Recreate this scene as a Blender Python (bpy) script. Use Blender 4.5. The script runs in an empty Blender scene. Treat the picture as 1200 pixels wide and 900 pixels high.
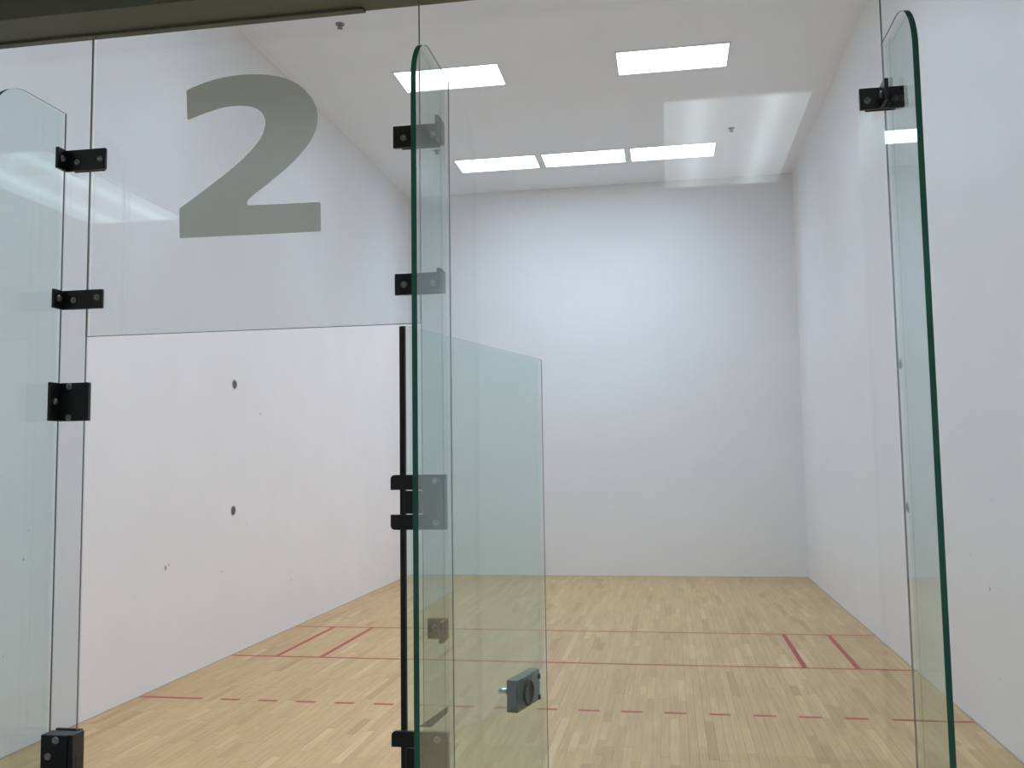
import bpy, bmesh, math, random
from mathutils import Vector, Matrix

random.seed(7)
scene = bpy.context.scene
COL = scene.collection

# ------------------------------------------------------------------ camera
cam_data = bpy.data.cameras.new('camera')
cam = bpy.data.objects.new('camera', cam_data)
COL.objects.link(cam)
cam_data.sensor_width = 36.0
cam_data.lens = 1080.785 / 1200.0 * 36.0
cam_data.clip_start = 0.02
yaw, pitch, roll = 0.1678666, 0.0826063, -0.0144968
F = Vector((-math.sin(yaw) * math.cos(pitch), math.cos(yaw) * math.cos(pitch), math.sin(pitch)))
R0 = Vector((math.cos(yaw), math.sin(yaw), 0))
U0 = R0.cross(F)
R = R0 * math.cos(roll) + U0 * math.sin(roll)
U = -R0 * math.sin(roll) + U0 * math.cos(roll)
cam.matrix_world = Matrix(((R.x, U.x, -F.x, 1.0780), (R.y, U.y, -F.y, -2.1920), (R.z, U.z, -F.z, 1.7894), (0, 0, 0, 1)))
scene.camera = cam

# ------------------------------------------------------------------ world, exposure
world = bpy.data.worlds.new('world')
scene.world = world
world.use_nodes = True
world.node_tree.nodes['Background'].inputs[0].default_value = (0.9, 0.95, 1.0, 1)
world.node_tree.nodes['Background'].inputs[1].default_value = 0.05
vs = scene.view_settings
vs.view_transform = 'Standard'
vs.look = 'None'
vs.gamma = 1.0
vs.exposure = 0.0
vs.use_curve_mapping = False
COURT_LAMP = 26.0          # radiance of the court's ceiling troffers
HALL_LAMP = 5.2           # radiance of the corridor troffers
cy = scene.cycles
cy.max_bounces = 14
cy.diffuse_bounces = 8
cy.glossy_bounces = 6
cy.transparent_max_bounces = 40
cy.use_denoising = True

# ------------------------------------------------------------------ dimensions (metres)
W, L, H = 3.048, 12.192, 6.118      # half width, length, height of the court
HALL_Z, HALL_Y = 3.22, -3.7
GT = 0.012                          # glass thickness
DOOR_L, DOOR_R, DOOR_TOP = -0.427, 0.482, 2.131
SEAM_C = 1.590
GLASS_TOP = 2.953

# ------------------------------------------------------------------ materials
def new_mat(name):
    m = bpy.data.materials.new(name)
    m.use_nodes = True
    return m, m.node_tree.nodes, m.node_tree.links

def principled(name, col, rough=0.5, metal=0.0, spec=0.5, noise=0.0, nscale=8.0, bump=0.0, bscale=120.0):
    m, N, K = new_mat(name)
    b = N['Principled BSDF']
    b.inputs['Base Color'].default_value = (*col, 1)
    b.inputs['Roughness'].default_value = rough
    b.inputs['Metallic'].default_value = metal
    b.inputs['Specular IOR Level'].default_value = spec
    if noise or bump:
        tc = N.new('ShaderNodeTexCoord')
    if noise:
        n = N.new('ShaderNodeTexNoise'); n.inputs['Scale'].default_value = nscale
        n.inputs['Detail'].default_value = 5
        K.new(tc.outputs['Object'], n.inputs['Vector'])
        r = N.new('ShaderNodeValToRGB')
        r.color_ramp.elements[0].position = 0.3; r.color_ramp.elements[1].position = 0.7
        r.color_ramp.elements[0].color = (*[c * (1 - noise) for c in col], 1)
        r.color_ramp.elements[1].color = (*[min(1, c * (1 + noise * .4)) for c in col], 1)
        K.new(n.outputs['Fac'], r.inputs['Fac'])
        K.new(r.outputs['Color'], b.inputs['Base Color'])
    if bump:
        n2 = N.new('ShaderNodeTexNoise'); n2.inputs['Scale'].default_value = bscale
        K.new(tc.outputs['Object'], n2.inputs['Vector'])
        bp = N.new('ShaderNodeBump'); bp.inputs['Strength'].default_value = bump; bp.inputs['Distance'].default_value = 0.002
        K.new(n2.outputs['Fac'], bp.inputs['Height'])
        K.new(bp.outputs['Normal'], b.inputs['Normal'])
    return m

def glass_mat(name, tint, rough=0.0, refl=(0.95, 1.0, 0.98)):
    """clear sheet glass: tinted transmission per face plus a Schlick reflection."""
    m, N, K = new_mat(name)
    N.remove(N['Principled BSDF'])
    out = N['Material Output']
    tr = N.new('ShaderNodeBsdfTransparent'); tr.inputs[0].default_value = (*tint, 1)
    gl = N.new('ShaderNodeBsdfGlossy'); gl.inputs['Roughness'].default_value = rough
    gl.inputs['Color'].default_value = (*refl, 1)
    lw = N.new('ShaderNodeLayerWeight'); lw.inputs['Blend'].default_value = 0.5
    pw = N.new('ShaderNodeMath'); pw.operation = 'POWER'; pw.inputs[1].default_value = 5
    K.new(lw.outputs['Facing'], pw.inputs[0])
    ma = N.new('ShaderNodeMath'); ma.operation = 'MULTIPLY_ADD'
    ma.inputs[1].default_value = 0.96; ma.inputs[2].default_value = 0.04
    K.new(pw.outputs[0], ma.inputs[0])
    mx = N.new('ShaderNodeMixShader')
    K.new(ma.outputs[0], mx.inputs[0]); K.new(tr.outputs[0], mx.inputs[1]); K.new(gl.outputs[0], mx.inputs[2])
    K.new(mx.outputs[0], out.inputs['Surface'])
    return m

def lamp_mat(name, col, strength, stripes=False, lens_power=3):
    m, N, K = new_mat(name)
    N.remove(N['Principled BSDF'])
    em = N.new('ShaderNodeEmission'); em.inputs[0].default_value = (*col, 1); em.inputs[1].default_value = strength
    lw = N.new('ShaderNodeLayerWeight'); lw.inputs['Blend'].default_value = 0.5
    def mth(op, a, b=None, c=None):
        n = N.new('ShaderNodeMath'); n.operation = op
        for k, v in enumerate((a, b, c)):
            if v is None: continue
            if hasattr(v, 'links'): K.new(v, n.inputs[k])
            else: n.inputs[k].default_value = v
        return n.outputs[0]
    # prismatic lens: most of the light goes straight down
    level = mth('MULTIPLY_ADD', mth('POWER', mth('SUBTRACT', 1.0, lw.outputs['Facing']), lens_power), strength, 0.22 * strength)
    if stripes:                       # the tubes behind the lens show as two soft brighter bands
        tc = N.new('ShaderNodeTexCoord'); sp = N.new('ShaderNodeSeparateXYZ')
        K.new(tc.outputs['Object'], sp.inputs[0])
        d = mth('SUBTRACT', mth('ABSOLUTE', sp.outputs['X']), 0.15)
        band = mth('EXPONENT', mth('MULTIPLY', mth('MULTIPLY', d, d), -330.0))
        level = mth('MULTIPLY', level, mth('MULTIPLY_ADD', band, 0.72, 0.62))
    K.new(level, em.inputs[1])
    K.new(em.outputs[0], N['Material Output'].inputs['Surface'])
    return m

def board_mat():
    """maple: each board's own tone from a face attribute, grain along the board."""
    m, N, K = new_mat('maple_boards')
    b = N['Principled BSDF']
    at = N.new('ShaderNodeAttribute'); at.attribute_name = 'tone'
    ramp = N.new('ShaderNodeValToRGB')
    cr = ramp.color_ramp
    cr.elements[0].position = 0.0; cr.elements[0].color = (0.355, 0.215, 0.098, 1)
    cr.elements[1].position = 1.0; cr.elements[1].color = (0.62, 0.445, 0.235, 1)
    e = cr.elements.new(0.35); e.color = (0.47, 0.304, 0.144, 1)
    e = cr.elements.new(0.72); e.color = (0.545, 0.367, 0.181, 1)
    K.new(at.outputs['Fac'], ramp.inputs['Fac'])
    tc = N.new('ShaderNodeTexCoord'); mp = N.new('ShaderNodeMapping')
    mp.inputs['Scale'].default_value = (55, 2.2, 10)
    K.new(tc.outputs['Object'], mp.inputs[0])
    n = N.new('ShaderNodeTexNoise'); n.inputs['Scale'].default_value = 1.0; n.inputs['Detail'].default_value = 6
    K.new(mp.outputs[0], n.inputs['Vector'])
    g = N.new('ShaderNodeMapRange'); g.inputs[1].default_value = 0.3; g.inputs[2].default_value = 0.7
    g.inputs[3].default_value = 0.88; g.inputs[4].default_value = 1.08
    K.new(n.outputs['Fac'], g.inputs[0])
    mul = N.new('ShaderNodeVectorMath'); mul.operation = 'SCALE'
    K.new(ramp.outputs['Color'], mul.inputs[0]); K.new(g.outputs[0], mul.inputs['Scale'])
    K.new(mul.outputs[0], b.inputs['Base Color'])
    b.inputs['Roughness'].default_value = 0.48
    b.inputs['Specular IOR Level'].default_value = 0.35
    return m

def edge_mat():
    m, N, K = new_mat('green_polished_glass_edge')
    b = N['Principled BSDF']
    tc = N.new('ShaderNodeTexCoord'); n = N.new('ShaderNodeTexNoise'); n.inputs['Scale'].default_value = 3.0
    K.new(tc.outputs['Object'], n.inputs['Vector'])
    r = N.new('ShaderNodeValToRGB')
    r.color_ramp.elements[0].position = 0.35; r.color_ramp.elements[0].color = (0.024, 0.112, 0.083, 1)
    r.color_ramp.elements[1].position = 0.65; r.color_ramp.elements[1].color = (0.038, 0.185, 0.140, 1)
    K.new(n.outputs['Fac'], r.inputs[0]); K.new(r.outputs[0], b.inputs['Base Color'])
    b.inputs['Roughness'].default_value = 0.22
    b.inputs['Specular IOR Level'].default_value = 0.5
    return m

M = {}
M['wall'] = principled('white_court_wall', (0.825, 0.815, 0.81), 0.42, spec=0.3, noise=0.025, nscale=1.3)
M['ceil'] = principled('white_court_ceiling', (0.91, 0.92, 0.95), 0.7, spec=0.2, noise=0.02, nscale=2.0)
M['board'] = board_mat()
M['subfloor'] = principled('dark_subfloor', (0.30, 0.20, 0.12), 0.8)
M['joint'] = principled('floor_joint_shadow_strip', (0.42, 0.34, 0.27), 0.7)
M['red'] = principled('red_court_paint', (0.37, 0.040, 0.026), 0.4, spec=0.3, noise=0.15, nscale=20)
M['glass'] = glass_mat('clear_glass', (0.906, 0.928, 0.935))
M['fin_glass'] = glass_mat('fin_glass', (0.940, 0.982, 0.972), refl=(0.70, 0.78, 0.77))
M['door_glass'] = glass_mat('door_glass', (0.910, 0.974, 0.957), refl=(0.75, 0.82, 0.80))
M['edge'] = edge_mat()
M['grey_edge'] = principled('dim_glass_edge', (0.20, 0.24, 0.23), 0.25)
M['silicone'] = principled('grey_silicone', (0.32, 0.325, 0.32), 0.25)
M['black'] = principled('black_powder_coat', (0.012, 0.012, 0.014), 0.38, spec=0.5, bump=0.15, bscale=600)
M['bolt'] = principled('steel_bolt_head', (0.30, 0.30, 0.31), 0.32, metal=0.7)
M['seal'] = principled('black_rubber_seal', (0.012, 0.013, 0.012), 0.5)
M['latch'] = principled('dark_grey_latch_metal', (0.028, 0.030, 0.031), 0.30, spec=0.6)
M['latch_dark'] = principled('black_latch_pull', (0.02, 0.02, 0.021), 0.4)
M['chrome'] = principled('chrome', (0.72, 0.76, 0.78), 0.15, metal=1.0)
def vinyl_mat():
    m, N, K = new_mat('grey_olive_vinyl_film')
    N.remove(N['Principled BSDF'])
    d = N.new('ShaderNodeBsdfDiffuse'); d.inputs[0].default_value = (0.56, 0.575, 0.505, 1)
    t = N.new('ShaderNodeBsdfTranslucent'); t.inputs[0].default_value = (0.58, 0.60, 0.54, 1)
    a = N.new('ShaderNodeMixShader'); a.inputs[0].default_value = 0.5
    K.new(d.outputs[0], a.inputs[1]); K.new(t.outputs[0], a.inputs[2])
    K.new(a.outputs[0], N['Material Output'].inputs['Surface'])
    return m
M['vinyl'] = vinyl_mat()
M['header'] = principled('olive_header_paint', (0.175, 0.175, 0.135), 0.45, spec=0.35, noise=0.06, nscale=3)

M['socket'] = principled('grey_socket_metal', (0.13, 0.13, 0.13), 0.45, metal=0.4)
M['socket_rim'] = principled('pale_socket_rim', (0.42, 0.42, 0.41), 0.4, metal=0.3)
M['scuff'] = principled('grey_scuff', (0.33, 0.33, 0.33), 0.8)
M['frame'] = principled('white_light_frame', (0.82, 0.82, 0.82), 0.4)
M['lens'] = lamp_mat('court_lens', (0.84, 1.01, 1.24), COURT_LAMP, lens_power=4)
M['hall_lens'] = lamp_mat('hall_lens', (0.92, 1.0, 1.03), HALL_LAMP, stripes=True, lens_power=1)
M['steel'] = principled('sprinkler_steel', (0.30, 0.29, 0.28), 0.4, metal=0.6)
M['hall_wall'] = principled('hall_wall_paint', (0.78, 0.77, 0.74), 0.7, noise=0.05)
M['hall_ceiling'] = principled('hall_ceiling_tile', (0.82, 0.82, 0.80), 0.85)
M['hall_floor'] = principled('hall_carpet', (0.42, 0.41, 0.38), 0.95, noise=0.3, nscale=60)

# ------------------------------------------------------------------ helpers
def link_mesh(name, bm, mat, parent=None, smooth=False):
    bmesh.ops.recalc_face_normals(bm, faces=bm.faces)
    me = bpy.data.meshes.new(name)
    bm.to_mesh(me); bm.free()
    for mm in (mat if isinstance(mat, (list, tuple)) else [mat]):
        me.materials.append(mm)
    if smooth:
        for p in me.polygons: p.use_smooth = True
    o = bpy.data.objects.new(name, me)
    COL.objects.link(o)
    if parent: o.parent = parent
    return o

def add_box(bm, x0, x1, y0, y1, z0, z1, bevel=0.0, seg=2):
    n0 = set(bm.verts)
    vs_ = [bm.verts.new((x, y, z)) for x in (x0, x1) for y in (y0, y1) for z in (z0, z1)]
    idx = [(0, 1, 3, 2), (4, 6, 7, 5), (0, 4, 5, 1), (2, 3, 7, 6), (0, 2, 6, 4), (1, 5, 7, 3)]
    fs = [bm.faces.new([vs_[i] for i in f]) for f in idx]
    if bevel:
        es = list({e for f in fs for e in f.edges})
        bmesh.ops.bevel(bm, geom=es, offset=bevel, segments=seg, affect='EDGES', profile=0.5)

def box(name, x0, x1, y0, y1, z0, z1, mat, parent=None, bevel=0.0, seg=2):
    bm = bmesh.new()
    add_box(bm, x0, x1, y0, y1, z0, z1, bevel, seg)
    return link_mesh(name, bm, mat, parent)

def add_lathe(bm, prof, origin, axis, seg=20):
    """prof: list of (radius, distance along axis)."""
    ax = Vector(axis).normalized()
    a = ax.orthogonal().normalized(); b = ax.cross(a)
    o = Vector(origin)
    rings = []
    for r, d in prof:
        if r < 1e-6:
            rings.append([bm.verts.new(o + ax * d)])
        else:
            rings.append([bm.verts.new(o + ax * d + (a * math.cos(2 * math.pi * i / seg) + b * math.sin(2 * math.pi * i / seg)) * r) for i in range(seg)])
    for p, q in zip(rings, rings[1:]):
        for i in range(seg):
            j = (i + 1) % seg
            if len(p) == 1 and len(q) == 1: continue
            if len(p) == 1: bm.faces.new((p[0], q[i], q[j]))
            elif len(q) == 1: bm.faces.new((p[i], q[0], p[j]))
            else: bm.faces.new((p[i], q[i], q[j], p[j]))

def lathe(name, prof, origin, axis, mat, parent=None, seg=20, smooth=True):
    bm = bmesh.new(); add_lathe(bm, prof, origin, axis, seg)
    return link_mesh(name, bm, mat, parent, smooth)

def prism(bm, pts, ext):
    """closed polygon of 3D points extruded by the vector ext."""
    a = [bm.verts.new(p) for p in pts]
    b = [bm.verts.new(Vector(p) + Vector(ext)) for p in pts]
    n = len(pts)
    f1 = bm.faces.new(a); f2 = bm.faces.new(b[::-1])
    for i in range(n):
        j = (i + 1) % n
        bm.faces.new((a[i], b[i], b[j], a[j]))
    return f1, f2

def tag(o, label, cat, group=None):
    o['label'] = label; o['category'] = cat
    if group: o['group'] = group
    return o

def thing(name, label, cat, loc=(0, 0, 0), rz=0.0, group=None):
    o = bpy.data.objects.new(name, None)
    o.empty_display_size = 0.05
    COL.objects.link(o)
    o.location = loc; o.rotation_euler = (0, 0, rz)
    return tag(o, label, cat, group)

def structure(o):
    o['kind'] = 'structure'
    return o

def copy_tree(o, parent=None):
    c = o.copy(); COL.objects.link(c)
    if parent: c.parent = parent
    for ch in list(o.children): copy_tree(ch, c)
    return c

# ------------------------------------------------------------------ court shell
wall_left = structure(box('wall_left', -W - 0.2, -W, 0, L + 0.2, 0, H, M['wall']))
wall_right = structure(box('wall_right', W, W + 0.2, 0, L + 0.2, 0, H, M['wall']))
wall_front = structure(box('wall_front', -W, W, L, L + 0.2, 0, H, M['wall']))
wall_back = structure(box('wall_back', -W, W, 0.013, 0.16, 3.06, H, M['wall']))
ceiling = structure(box('ceiling', -W - 0.2, W + 0.2, 0.012, L + 0.2, H, H + 0.2, M['ceil']))
floor = structure(box('floor', -W - 0.2, W + 0.2, 0.0, L + 0.2, -0.25, -0.016, M['subfloor']))
# thin strips coloured as the shadow gap where the boards meet the walls
t = structure(box('joint_shadow_1', -W, -W + 0.012, 0.02, L, -0.016, 0.004, M['joint']))
t = structure(box('joint_shadow_2', W - 0.012, W, 0.02, L, -0.016, 0.004, M['joint']))
t = structure(box('joint_shadow_3', -W + 0.012, W - 0.012, L - 0.012, L, -0.016, 0.004, M['joint']))

# ------------------------------------------------------------------ maple boards, laid along the court
BW = (2 * W - 0.024) / 106
boards = []
for i in range(106):
    x0 = -W + 0.012 + i * BW
    y = 0.02 - random.uniform(0, 0.6)
    while y < L - 0.012:
        ln = random.choice((0.3, 0.38, 0.46, 0.55, 0.64, 0.76, 0.9)) * random.uniform(0.9, 1.1)
        a, b = max(0.02, y), min(L - 0.012, y + ln)
        if L - 0.012 - b < 0.12: b = L - 0.012
        if b - a > 0.02:
            tone = min(1, max(0, random.gauss(0.55, 0.10)))
            if random.random() < 0.05: tone = random.uniform(0.78, 0.9)
            if random.random() < 0.05: tone = random.uniform(0.18, 0.32)
            boards.append((x0, x0 + BW, a, b, tone, random.uniform(-0.0003, 0)))
        y = b if b > a else y + ln
cm = cam.matrix_world.inverted()
def in_view(x, y):
    p = cm @ Vector((x, y, 0))
    if p.z > -0.1: return None
    u, v = 600 + 1080.8 * p.x / -p.z, 450 - 1080.8 * p.y / -p.z
    return -p.z if -10 < u < 1210 and v < 905 else None
ranked = []
for k, bd in enumerate(boards):
    d = in_view((bd[0] + bd[1]) / 2, (bd[2] + bd[3]) / 2)
    if d is not None: ranked.append(((bd[3] - bd[2]) / d ** 3, k))
ranked.sort(reverse=True)
single = {k for _, k in ranked[:300]}
def board_mesh(bm, bd, lay):
    n0 = len(bm.faces)
    g = 0.0005
    add_box(bm, bd[0] + g, bd[1] - g, bd[2] + g, bd[3] - g, -0.016, bd[5])
    bm.faces.ensure_lookup_table()
    for f in bm.faces[n0:]: f[lay] = bd[4]
bm_all = bmesh.new(); lay_all = bm_all.faces.layers.float.new('tone')
for k, bd in enumerate(boards):
    if k in single:
        bm1 = bmesh.new(); l1 = bm1.faces.layers.float.new('tone')
        board_mesh(bm1, bd, l1)
        link_mesh('floor_board', bm1, M['board'], floor)
    else:
        board_mesh(bm_all, bd, lay_all)
o = link_mesh('floor_boards', bm_all, M['board'], floor); o['kind'] = 'stuff'

# ------------------------------------------------------------------ red court lines (paint, on the boards)
LZ0, LZ1 = 0.0001, 0.0009
def line(name, x0, x1, y0, y1): return box(name, x0, x1, y0, y1, LZ0, LZ1, M['red'], floor)
SV, SH, RC, LW = 7.62, 6.096, 4.565, 0.019
line('service_line', -W + 0.014, W - 0.014, SV - LW, SV + LW)
line('short_line', -W + 0.014, W - 0.014, SH - LW, SH + LW)
for s in (-1, 1):
    for d in (0.455, 0.89):
        xc = s * (W - d)
        line('service_box_line', xc - LW - 0.003, xc + LW + 0.003, SH + LW, SV - LW)
    a, b = sorted((s * (W - 0.014), s * (W - 0.533)))
    line('receiving_line_end', a, b, RC - LW, RC + LW)
x = -W + 0.533 + 0.1524
while x < W - 0.533 - 0.16:
    line('receiving_line_dash', x, x + 0.1524, RC - LW, RC + LW)
    x += 0.3048

# ------------------------------------------------------------------ wall sockets and scuffs
def socket(x, sx, z, label):
    t = thing('wall_socket', label, 'wall socket', (x, 6.11, z), 0, 'round sockets in the side walls')
    lathe('rim', [(0.0, 0), (0.047, 0), (0.047, 0.004), (0.041, 0.006), (0.040, 0.003), (0.0, 0.003)], (0, 0, 0), (sx, 0, 0), M['socket_rim'], t, 28)
    lathe('cap', [(0.0, 0.0032), (0.037, 0.0032), (0.035, 0.008), (0.012, 0.010), (0.011, 0.007), (0.0, 0.007)], (0, 0, 0), (sx, 0, 0), M['socket'], t, 28)
    return t
socket(-W, 1, 2.56, 'upper of two round grey sockets in left white court wall')
socket(-W, 1, 1.35, 'lower of two round grey sockets in left white court wall')
socket(W, -1, 2.565, 'upper round grey socket in right court wall, seen through right glass fin')
socket(W, -1, 1.345, 'lower round grey socket in right court wall, seen through right glass fin')
def scuff(x, sx, y, z, r, wall, squash=0.7):
    bm = bmesh.new()
    n = 9
    ring = [bm.verts.new((x + sx * 0.0007, y + r * squash * math.cos(2 * math.pi * i / n) * random.uniform(.6, 1.1), z + r * math.sin(2 * math.pi * i / n) * random.uniform(.6, 1.1))) for i in range(n)]
    f = bm.faces.new(ring)
    ex = bmesh.ops.extrude_face_region(bm, geom=[f])
    for v in ex['geom']:
        if isinstance(v, bmesh.types.BMVert): v.co.x -= sx * 0.0009
    link_mesh('scuff_mark', bm, M['scuff'], wall)
for y, z, r in [(6.69, 2.30, .016), (6.66, 2.40, .006), (4.92, .945, .026), (4.97, .965, .014), (6.4, 1.2, .008), (5.9, .80, .010), (3.21, 1.20, .012), (3.05, .62, .010), (3.25, 1.38, .007), (7.5, .52, .010)]:
    scuff(-W, 1, y, z, r, wall_left)
for y, z, r in [(4.146, .937, .018), (4.503, 1.114, .008), (4.05, .40, .009), (4.02, 1.5, .007), (5.0, 2.0, .007), (8.4, 1.0, .015), (9.5, 1.3, .014)]:
    scuff(W, -1, y, z, r, wall_right)

# ------------------------------------------------------------------ ceiling troffers of the court
def troffer(name, label, x0, x1, y0, y1, z, lens, group):
    xc, yc = (x0 + x1) / 2, (y0 + y1) / 2
    hx, hy = (x1 - x0) / 2, (y1 - y0) / 2
    t = thing(name, label, 'ceiling light', (xc, yc, z), 0, group)
    bm = bmesh.new(); w = 0.022
    add_box(bm, -hx - w, hx + w, -hy - w, -hy, -0.010, 0.0); add_box(bm, -hx - w, hx + w, hy, hy + w, -0.010, 0.0)
    add_box(bm, -hx - w, -hx, -hy, hy, -0.010, 0.0); add_box(bm, hx, hx + w, -hy, hy, -0.010, 0.0)
    link_mesh('frame', bm, M['frame'], t)
    box('diffuser', -hx, hx, -hy, hy, -0.006, -0.001, lens, t)
    return t
G1 = 'recessed lights in the court ceiling'
for xc, lab in ((-1.285, 'left'), (-0.02, 'middle'), (1.235, 'right')):
    troffer('ceiling_light', f'bright ceiling light, {lab} one of the row of three nearest the front wall', xc - .582, xc + .582, 10.505, 11.06, H, M['lens'], G1)
troffer('ceiling_light', 'bright ceiling light nearer the glass, behind the top of the middle glass fin', -1.835, -.67, 7.415, 7.965, H, M['lens'], G1)
troffer('ceiling_light', 'bright ceiling light nearer the glass, right one of the two', .635, 1.812, 7.40, 7.972, H, M['lens'], G1)
for xc, lab in ((-1.25, 'left'), (1.23, 'right')):
    troffer('ceiling_light', f'ceiling light over the rear half of the court, {lab} one of its pair', xc - .585, xc + .585, 4.30, 4.87, H, M['lens'], G1)
for xc, lab in ((-1.285, 'left'), (-0.02, 'middle'), (1.235, 'right')):
    troffer('ceiling_light', f'ceiling light, {lab} one of the row of three just inside the glass back wall', xc - .582, xc + .582, 1.15, 1.71, H, M['lens'], G1)

# ------------------------------------------------------------------ sprinkler heads
def sprinkler(x, y, label):
    t = thing('sprinkler_head', label, 'sprinkler', (x, y, H), 0, 'sprinkler heads on the court ceiling')
    lathe('escutcheon', [(0, 0), (0.045, 0), (0.042, -0.010), (0.022, -0.016), (0, -0.016)], (0, 0, 0), (0, 0, 1), M['steel'], t)
    lathe('stem', [(0, -0.016), (0.014, -0.016), (0.014, -0.022), (0.008, -0.024), (0.008, -0.042), (0, -0.042)], (0, 0, 0), (0, 0, 1), M['steel'], t, 14)
    bm = bmesh.new()
    prism(bm, [(a, -0.003, b) for a, b in ((-0.021, -0.016), (-0.015, -0.016), (-0.015, -0.038), (0.015, -0.038), (0.015, -0.016), (0.021, -0.016), (0.021, -0.043), (-0.021, -0.043))], (0, 0.006, 0))
    link_mesh('yoke', bm, M['steel'], t)
    lathe('deflector', [(0, -0.043), (0.028, -0.043), (0.030, -0.047), (0, -0.052)], (0, 0, 0), (0, 0, 1), M['steel'], t)
sprinkler(-2.02, 6.21, 'small metal sprinkler head on ceiling, above the large numeral')
sprinkler(2.0, 9.99, 'small metal sprinkler head on ceiling near the right end of the front lights')
sprinkler(-2.01, 10.04, 'small metal sprinkler head on ceiling, seen through the middle glass fin')

# ------------------------------------------------------------------ corridor on the camera's side
structure(box('floor_corridor', -6, 6, HALL_Y, 0.0, -0.25, 0.0, M['hall_floor']))
structure(box('wall_corridor', -6, 6, HALL_Y - 0.2, HALL_Y, 0, HALL_Z, M['hall_wall']))
structure(box('wall_corridor_left', -6.2, -6, HALL_Y, 0.2, 0, HALL_Z, M['hall_wall']))
structure(box('wall_corridor_right', 6, 6.2, HALL_Y, 0.2, 0, HALL_Z, M['hall_wall']))
structure(box('wall_corridor_court_left', -6, -W, -0.006, 0.0, 0, HALL_Z, M['hall_wall']))
structure(box('wall_corridor_court_right', W, 6, -0.006, 0.0, 0, HALL_Z, M['hall_wall']))
structure(box('ceiling_corridor', -6.2, 6.2, HALL_Y - 0.2, 0.012, HALL_Z, HALL_Z + 0.2, M['hall_ceiling']))
structure(box('trim_4', -W, W, -0.125, 0.012, GLASS_TOP, HALL_Z, M['header']))
structure(box('trim_5', -W, 0.335, -0.011, 0.011, GLASS_TOP - 0.006, GLASS_TOP, M['header']))
for x0, x1, lab in ((4.45, 5.05, 'added out of view at the far right to brighten the corridor'), (-5.6, -5.0, 'added out of view at the far left to brighten the corridor'), (1.092, 1.668, 'whose reflection hangs at upper right in the glass'), (-2.245, -1.655, 'whose reflection lies at upper left in the glass')):  # far right and far left ones are added, unseen, to brighten the corridor
    troffer('corridor_light', 'corridor ceiling light with two tubes, ' + lab, x0, x1, -2.665, -1.455, HALL_Z, M['hall_lens'], 'corridor ceiling lights')

# ------------------------------------------------------------------ glass back wall: fixed panels
def glass_panel(x0, x1, z0, z1, label):
    bm = bmesh.new()
    for y in (-GT / 2, GT / 2):
        bm.faces.new([bm.verts.new((x, y, z)) for x, z in ((x0, z0), (x1, z0), (x1, z1), (x0, z1))])
    o = link_mesh('glass_screen', bm, M['glass'])
    return tag(o, label, 'glass panel', 'fixed glass panels of the back wall')
SG = 0.0017
p_left = glass_panel(-W + 0.004, DOOR_L - SG, 0.003, GLASS_TOP - 0.001, 'tall fixed glass panel left of the open doorway, behind the left fin')
p_top = glass_panel(DOOR_L + SG, DOOR_R - SG, DOOR_TOP, GLASS_TOP - 0.001, 'glass transom panel over the doorway bearing a big grey numeral 2')
p_mid = glass_panel(DOOR_R + SG, SEAM_C - SG, 0.003, GLASS_TOP - 0.001, 'tall fixed glass panel between the middle fin and the right fin')
p_right = glass_panel(SEAM_C + SG, W - 0.004, 0.003, GLASS_TOP - 0.001, 'tall fixed glass panel right of the right fin')
def seam(x, z0, z1, parent):
    o = box('silicone_joint', x - SG, x + SG, -GT / 2 - 0.001, -GT / 2 + 0.003, z0, z1, M['silicone'], parent)
seam(DOOR_L, DOOR_TOP, GLASS_TOP - 0.001, p_top)
seam(DOOR_R, DOOR_TOP, GLASS_TOP - 0.001, p_top)
seam(SEAM_C, 0.003, GLASS_TOP - 0.001, p_right)
# polished free edges round the doorway
box('polished_edge', DOOR_L - SG, DOOR_L - 0.0002, -GT / 2, -GT / 2 + 0.004, 0.003, DOOR_TOP, M['grey_edge'], p_left)
box('polished_edge', DOOR_R + 0.0002, DOOR_R + SG, -GT / 2, -GT / 2 + 0.003, 0.003, DOOR_TOP, M['grey_edge'], p_mid)

box('polished_edge', DOOR_L + SG, DOOR_R - SG, -GT / 2, -GT / 2 + 0.004, DOOR_TOP - 0.0015, DOOR_TOP - 0.0001, M['grey_edge'], p_top)

# the numeral: a flat vinyl figure on the corridor face of the transom
def ray(px, py): return (F + R * ((px - 600) / 1080.785) - U * ((py - 450) / 1080.785))
NUM = [(78, 147), (110, 131), (160, 111), (205, 96), (250, 85), (295, 77), (340, 72), (385, 69.5), (430, 70), (477, 73.5), (520, 81), (558, 92), (592, 108), (620, 125),
       (645, 146), (668, 172), (686, 201), (698, 228), (704, 255), (705, 285), (702, 310), (696, 335), (684, 364), (669, 392), (646, 425), (620, 456),
       (586, 491), (550, 525), (505, 563), (460, 600), (428, 625), (400, 646), (383, 660), (371, 673), (366, 683), (367, 692), (374, 698), (545, 690.5),
       (712, 682), (719, 688), (720, 818), (716, 823), (380, 840), (47, 856), (43, 852), (42, 718), (45, 711), (120, 656), (170, 618), (220, 580), (265, 545), (310, 508),
       (347, 474), (380, 441), (405, 413), (425, 385), (440, 360), (449, 335), (454, 312), (454, 293), (450, 276), (441, 260), (428, 245), (410, 234), (388, 226), (360, 222), (330, 221), (298, 223),
       (265, 227), (230, 236), (195, 247), (160, 259), (125, 273), (92, 287), (84, 287), (80, 281), (76, 152)]
NUM_XZ = []                       # figure outline as x, z in metres on the pane
for a, b in NUM:
    d = ray(200 + a / 4.09, 70 + b / 4.09)
    k = (-GT / 2 + 2.192) / d.y
    NUM_XZ.append((1.078 + d.x * k, 1.7894 + d.z * k))
from mathutils.geometry import tessellate_polygon
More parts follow.
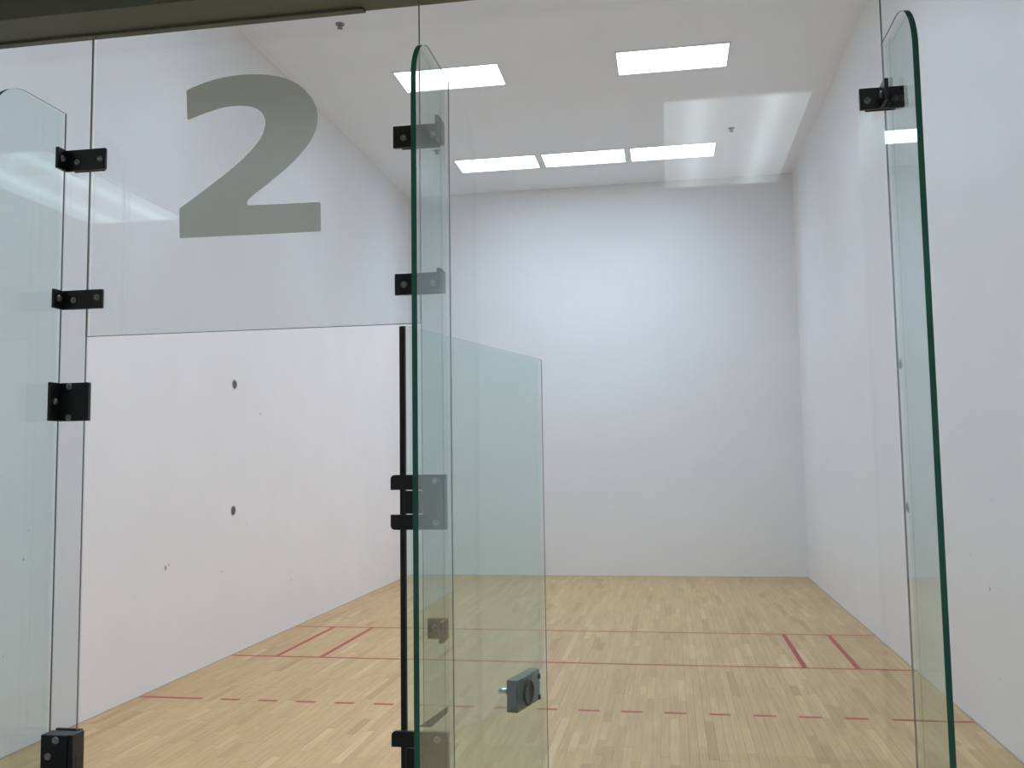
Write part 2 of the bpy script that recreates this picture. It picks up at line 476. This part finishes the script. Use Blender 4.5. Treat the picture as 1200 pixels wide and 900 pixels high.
tris = tessellate_polygon([[Vector((x, z, 0)) for x, z in NUM_XZ]])
bm = bmesh.new()
va = [bm.verts.new((x, -GT / 2 - 0.0003, z)) for x, z in NUM_XZ]
for a, b, c in tris:
    bm.faces.new((va[a], va[b], va[c]))
o = link_mesh('numeral', bm, M['vinyl'], p_top)
o['label'] = 'big grey olive numeral 2'

# ------------------------------------------------------------------ glass fins standing out from the back wall
def fin(xf, depth, label, near=1, top=2.737, rad=0.125):
    """a sheet in the plane x = xf, its free vertical edge toward the corridor with a rounded top corner."""
    y0, y1 = -GT / 2 - 0.001, -depth
    pts = [(y0, 0.0), (y0, top)]
    n = 14
    for i in range(n + 1):
        a = math.pi / 2 * i / n
        pts.append((y1 + rad - rad * math.sin(a), top - rad + rad * math.cos(a)))
    pts.append((y1, 0.0))
    bm = bmesh.new()
    for s in (-1, 1):
        bm.faces.new([bm.verts.new((s * GT / 2, y, z)) for y, z in pts])
    o = link_mesh('glass_fin', bm, M['fin_glass'])
    o.location = (xf, 0, 0)
    tag(o, label, 'glass fin', 'glass stiffening fins')
    bm = bmesh.new()
    k = len(pts)
    A, B = [], []                     # the far arris of the flat top shows only as a hairline
    for i, (y, z) in enumerate(pts):
        turn = min(1.0, max(0.0, (i - 3.0) / 4.0))
        wd = 0.003 + (GT - 0.003) * turn
        A.append(bm.verts.new((near * GT / 2, y, z))); B.append(bm.verts.new((near * (GT / 2 - wd), y, z)))
    for i in range(1, k - 1): bm.faces.new((A[i], B[i], B[i + 1], A[i + 1]))
    link_mesh('polished_edge', bm, M['edge'], o)
    if near > 0: box('wall_edge', 0.0030, 0.0055, y0 - 0.003, y0, 0.0, top, M['grey_edge'], o)
    return o
XL, XM, XR = -0.505, 0.553, 1.592
fin(XL, 0.285, 'glass fin with rounded top at the left, left of the doorway')
fin(XM, 0.318, 'glass fin with thick green edge in the middle, right of the doorway')
fin(XR, 0.272, 'tall glass fin with dark green edge at the right', near=-1)

# ------------------------------------------------------------------ black clamps that hold the fins
PY0, PY1 = -GT / 2 - 0.0105, -GT / 2 - 0.0005       # plate on the corridor face
def bolt(p, axis, parent, r=0.0085):
    return lathe('bolt', [(0, 0), (r, 0), (r, 0.0025), (r * .75, 0.005), (r * .3, 0.0052), (r * .26, 0.0032), (0, 0.0032)], p, axis, M['bolt'], parent, 14)
def clamp(x0, x1, z0, z1, fin_x, side, leg, bolts, leg_bolts, label, tab=0.0, inner=True):
    """plate on the panes + a leg along one face of the fin; side = which face of the fin (+1: its right face)."""
    xc, zc = (x0 + x1) / 2, (z0 + z1) / 2
    t = thing('fin_clamp', label, 'glass clamp', (xc, 0, zc), 0, 'black clamps between fins and panes')
    box('plate', x0 - xc, x1 - xc, PY0, PY1, z0 - zc, z1 - zc, M['black'], t, 0.0015)
    fx = fin_x + side * (GT / 2 + 0.0005) - xc
    a, b = sorted((fx, fx + side * 0.009))
    box('leg', a, b, PY0 - leg, PY0 + 0.001, z0 - zc, z1 - zc + tab, M['black'], t, 0.0012)
    for bx, bz in bolts: bolt((bx - xc, PY0, bz - zc), (0, -1, 0), t)
    for by, bz in leg_bolts:
        bolt((b if side > 0 else a, by, bz - zc), (side, 0, 0), t)
    if inner:                       # counter plate on the court side of the panes
        box('back_plate', x0 - xc + 0.016, x1 - xc - 0.016, GT / 2 + 0.0005, GT / 2 + 0.006, z0 - zc + 0.003, z1 - zc - 0.003, M['black'], t, 0.001)
    return t
# left fin, its right face
clamp(-0.498, -0.377, 2.576, 2.633, XL, 1, 0.034, [(-.457, 2.598), (-.391, 2.603)], [(-.034, 2.605)], 'upper black fin clamp left of the doorway, beside numeral')
clamp(-0.498, -0.377, 2.203, 2.253, XL, 1, 0.034, [(-.458, 2.226), (-.391, 2.231)], [(-.034, 2.230)], 'black fin clamp left of the doorway just above transom bottom line')
# middle fin, its left face
clamp(0.415, 0.546, 2.574, 2.630, XM, -1, 0.055, [(.443, 2.598), (.519, 2.600)], [], 'upper black fin clamp behind the middle fin, by its rounded top')
clamp(0.418, 0.546, 2.201, 2.254, XM, -1, 0.050, [(.443, 2.226), (.516, 2.227)], [(-.045, 2.234)], 'lower black fin clamp behind the middle fin, above the open door')
clamp(0.496, 0.546, 1.368, 1.416, XM, -1, 0.055, [(.515, 1.394)], [(-.05, 1.394)], 'small square black clamp behind the middle fin, between the two hinges')
# right fin
clamp(1.533, 1.631, 2.584, 2.634, XR, -1, 0.052, [(1.550, 2.603), (1.610, 2.604)], [(-.040, 2.607)], 'black tee shaped clamp at the top of the right fin')

# ------------------------------------------------------------------ left jamb: stop plate and strike box
t = thing('door_stop_plate', 'square black plate with three bolts on the left door jamb', 'door stop', (-0.455, 0, 1.958))
box('plate', -0.043, 0.047, PY0 - 0.002, PY1, -0.050, 0.050, M['black'], t, 0.0015)
box('leg', -0.043, -0.034, PY0 - 0.040, PY0, -0.050, 0.050, M['black'], t, 0.0012)
box('back_plate', -0.028, 0.024, GT / 2 + 0.0005, GT / 2 + 0.010, -0.047, 0.047, M['black'], t, 0.0012)
bolt((-0.008, PY0 - 0.002, 0.040), (0, -1, 0), t); bolt((-0.008, PY0 - 0.002, -0.040), (0, -1, 0), t)
bolt((-0.034, -0.038, 0.0), (1, 0, 0), t)

t = thing('strike_box', 'black strike box on left door jamb at the bottom edge of view', 'strike box', (-0.458, 0, 1.055))
bm = bmesh.new()
add_box(bm, -0.038, 0.034, -0.050, PY1, -0.066, 0.066, 0.002)
link_mesh('body', bm, M['black'], t)
box('side_cheek', 0.0345, 0.0480, -0.046, 0.001, -0.066, 0.066, M['black'], t, 0.0015)
box('bolt_slot', 0.0478, 0.0488, -0.032, -0.008, -0.030, 0.010, M['latch_dark'], t)
box('lip', -0.038, 0.034, GT / 2 + 0.0005, GT / 2 + 0.010, -0.066, 0.066, M['black'], t, 0.0012)
for bx, bz in ((0.004, 0.054), (-0.016, 0.014), (0.004, -0.022)): bolt((bx, -0.050, bz), (0, -1, 0), t, 0.009)

# ------------------------------------------------------------------ the open glass door, swung into the court
HX = 0.433
ang = math.atan2(0.88, 0.222)
door = thing('glass_door', 'open frameless glass door swung into the court behind the middle fin', 'door', (HX, 0, 0), ang)
DW = 0.9065
DZ0, DZ1 = 0.012, 2.126
bm = bmesh.new()
for s in (-1, 1):
    bm.faces.new([bm.verts.new((x, s * GT / 2, z)) for x, z in ((0.006, DZ0), (DW, DZ0), (DW, DZ1), (0.006, DZ1))])
link_mesh('pane', bm, M['door_glass'], door)
bm = bmesh.new()
E_ = [((DW, DZ0), (DW, DZ1)), ((DW, DZ1), (0.006, DZ1)), ((0.006, DZ0), (DW, DZ0))]
for (xa, za), (xb, zb) in E_:
    bm.faces.new([bm.verts.new(v) for v in ((xa, -GT / 2, za), (xb, -GT / 2, zb), (xb, -0.0035, zb), (xa, -0.0035, za))])
link_mesh('polished_edge', bm, M['grey_edge'], door)
box('edge_seal', -0.004, 0.006, -0.0062, 0.0075, DZ0, DZ1 - 0.001, M['seal'], door, 0.001)
# latch: a box on the corridor side of the pane (local +y), ring pull and screws seen through the glass
lb = box('latch_box', 0.690, 0.874, GT / 2 + 0.0005, GT / 2 + 0.037, 1.015, 1.113, M['latch'], door, 0.0025)
lathe('ring_pull', [(0, 0), (0.040, 0), (0.040, 0.003), (0.034, 0.0045), (0.032, 0.002), (0, 0.002)], (0.750, -GT / 2 - 0.0002, 1.066), (0, -1, 0), M['latch_dark'], lb, 28)
for z in (1.032, 1.097):
    lathe('screw', [(0, 0), (0.009, 0), (0.008, 0.003), (0, 0.0035)], (0.836, -GT / 2 - 0.0002, z), (0, -1, 0), M['latch_dark'], lb, 14)
lathe('turn_pin', [(0, 0), (0.0095, 0), (0.0095, 0.036), (0.0075, 0.038), (0, 0.038)], (0.718, GT / 2 + 0.0372, 1.072), (0, 1, 0), M['chrome'], lb, 18)

# ------------------------------------------------------------------ hinges between the middle pane and the door
DOOR_INV = (Matrix.Translation((HX, 0, 0)) @ Matrix.Rotation(ang, 4, 'Z')).inverted()
def hinge(zc, label, arm=False):
    hh = 0.066
    # pane leaf with a notch: two ears reach round the pivot
    bm = bmesh.new()
    add_box(bm, 0.055, 0.113, PY0 - 0.004, PY1, -hh, hh, 0.0015)
    t = link_mesh('hinge', bm, M['black'], door)
    t.matrix_parent_inverse = DOOR_INV
    t.location = (HX, 0, zc)
    t['label'] = label
    for s in (1, -1):
        bm = bmesh.new()
        z0, z1 = sorted((s * 0.030, s * hh))
        r = 0.010
        x0, x1 = -0.026, 0.056
        pts = []
        if s > 0:
            pts = [(x0, z0), (x1, z0), (x1, z1)] + [(x0 + r - r * math.sin(a), z1 - r + r * math.cos(a)) for a in [math.pi / 2 * i / 5 for i in range(6)]]
        else:
            pts = [(x0, z1), (x1, z1), (x1, z0)] + [(x0 + r - r * math.sin(a), z0 + r - r * math.cos(a)) for a in [math.pi / 2 * i / 5 for i in range(6)]]
        prism(bm, [(x, PY0 - 0.004, z) for x, z in pts], (0, 0.012, 0))
        link_mesh('ear', bm, M['black'], t)
        bolt((0.086, PY0 - 0.004, s * 0.050), (0, -1, 0), t)
    # pivot barrel and the door's own leaf
    box('pivot_block', 0.008, 0.0535, -0.0225, -0.0075, -0.0275, 0.0275, M['black'], t, 0.003)
    if arm:
        bm = bmesh.new()
        prism(bm, [(0.030, 0.022, 0.066), (0.060, 0.022, 0.066), (0.100, 0.022, 0.100), (0.100, 0.022, 0.115)], (0, 0.012, 0))
        link_mesh('spring_arm', bm, M['black'], t)
    return t
hinge(1.692, 'upper black door hinge, at eye level behind the middle fin')
hinge(1.086, 'lower black door hinge, at the bottom edge behind the middle fin', True)
hinge(0.30, 'black door hinge near the floor behind the middle fin')
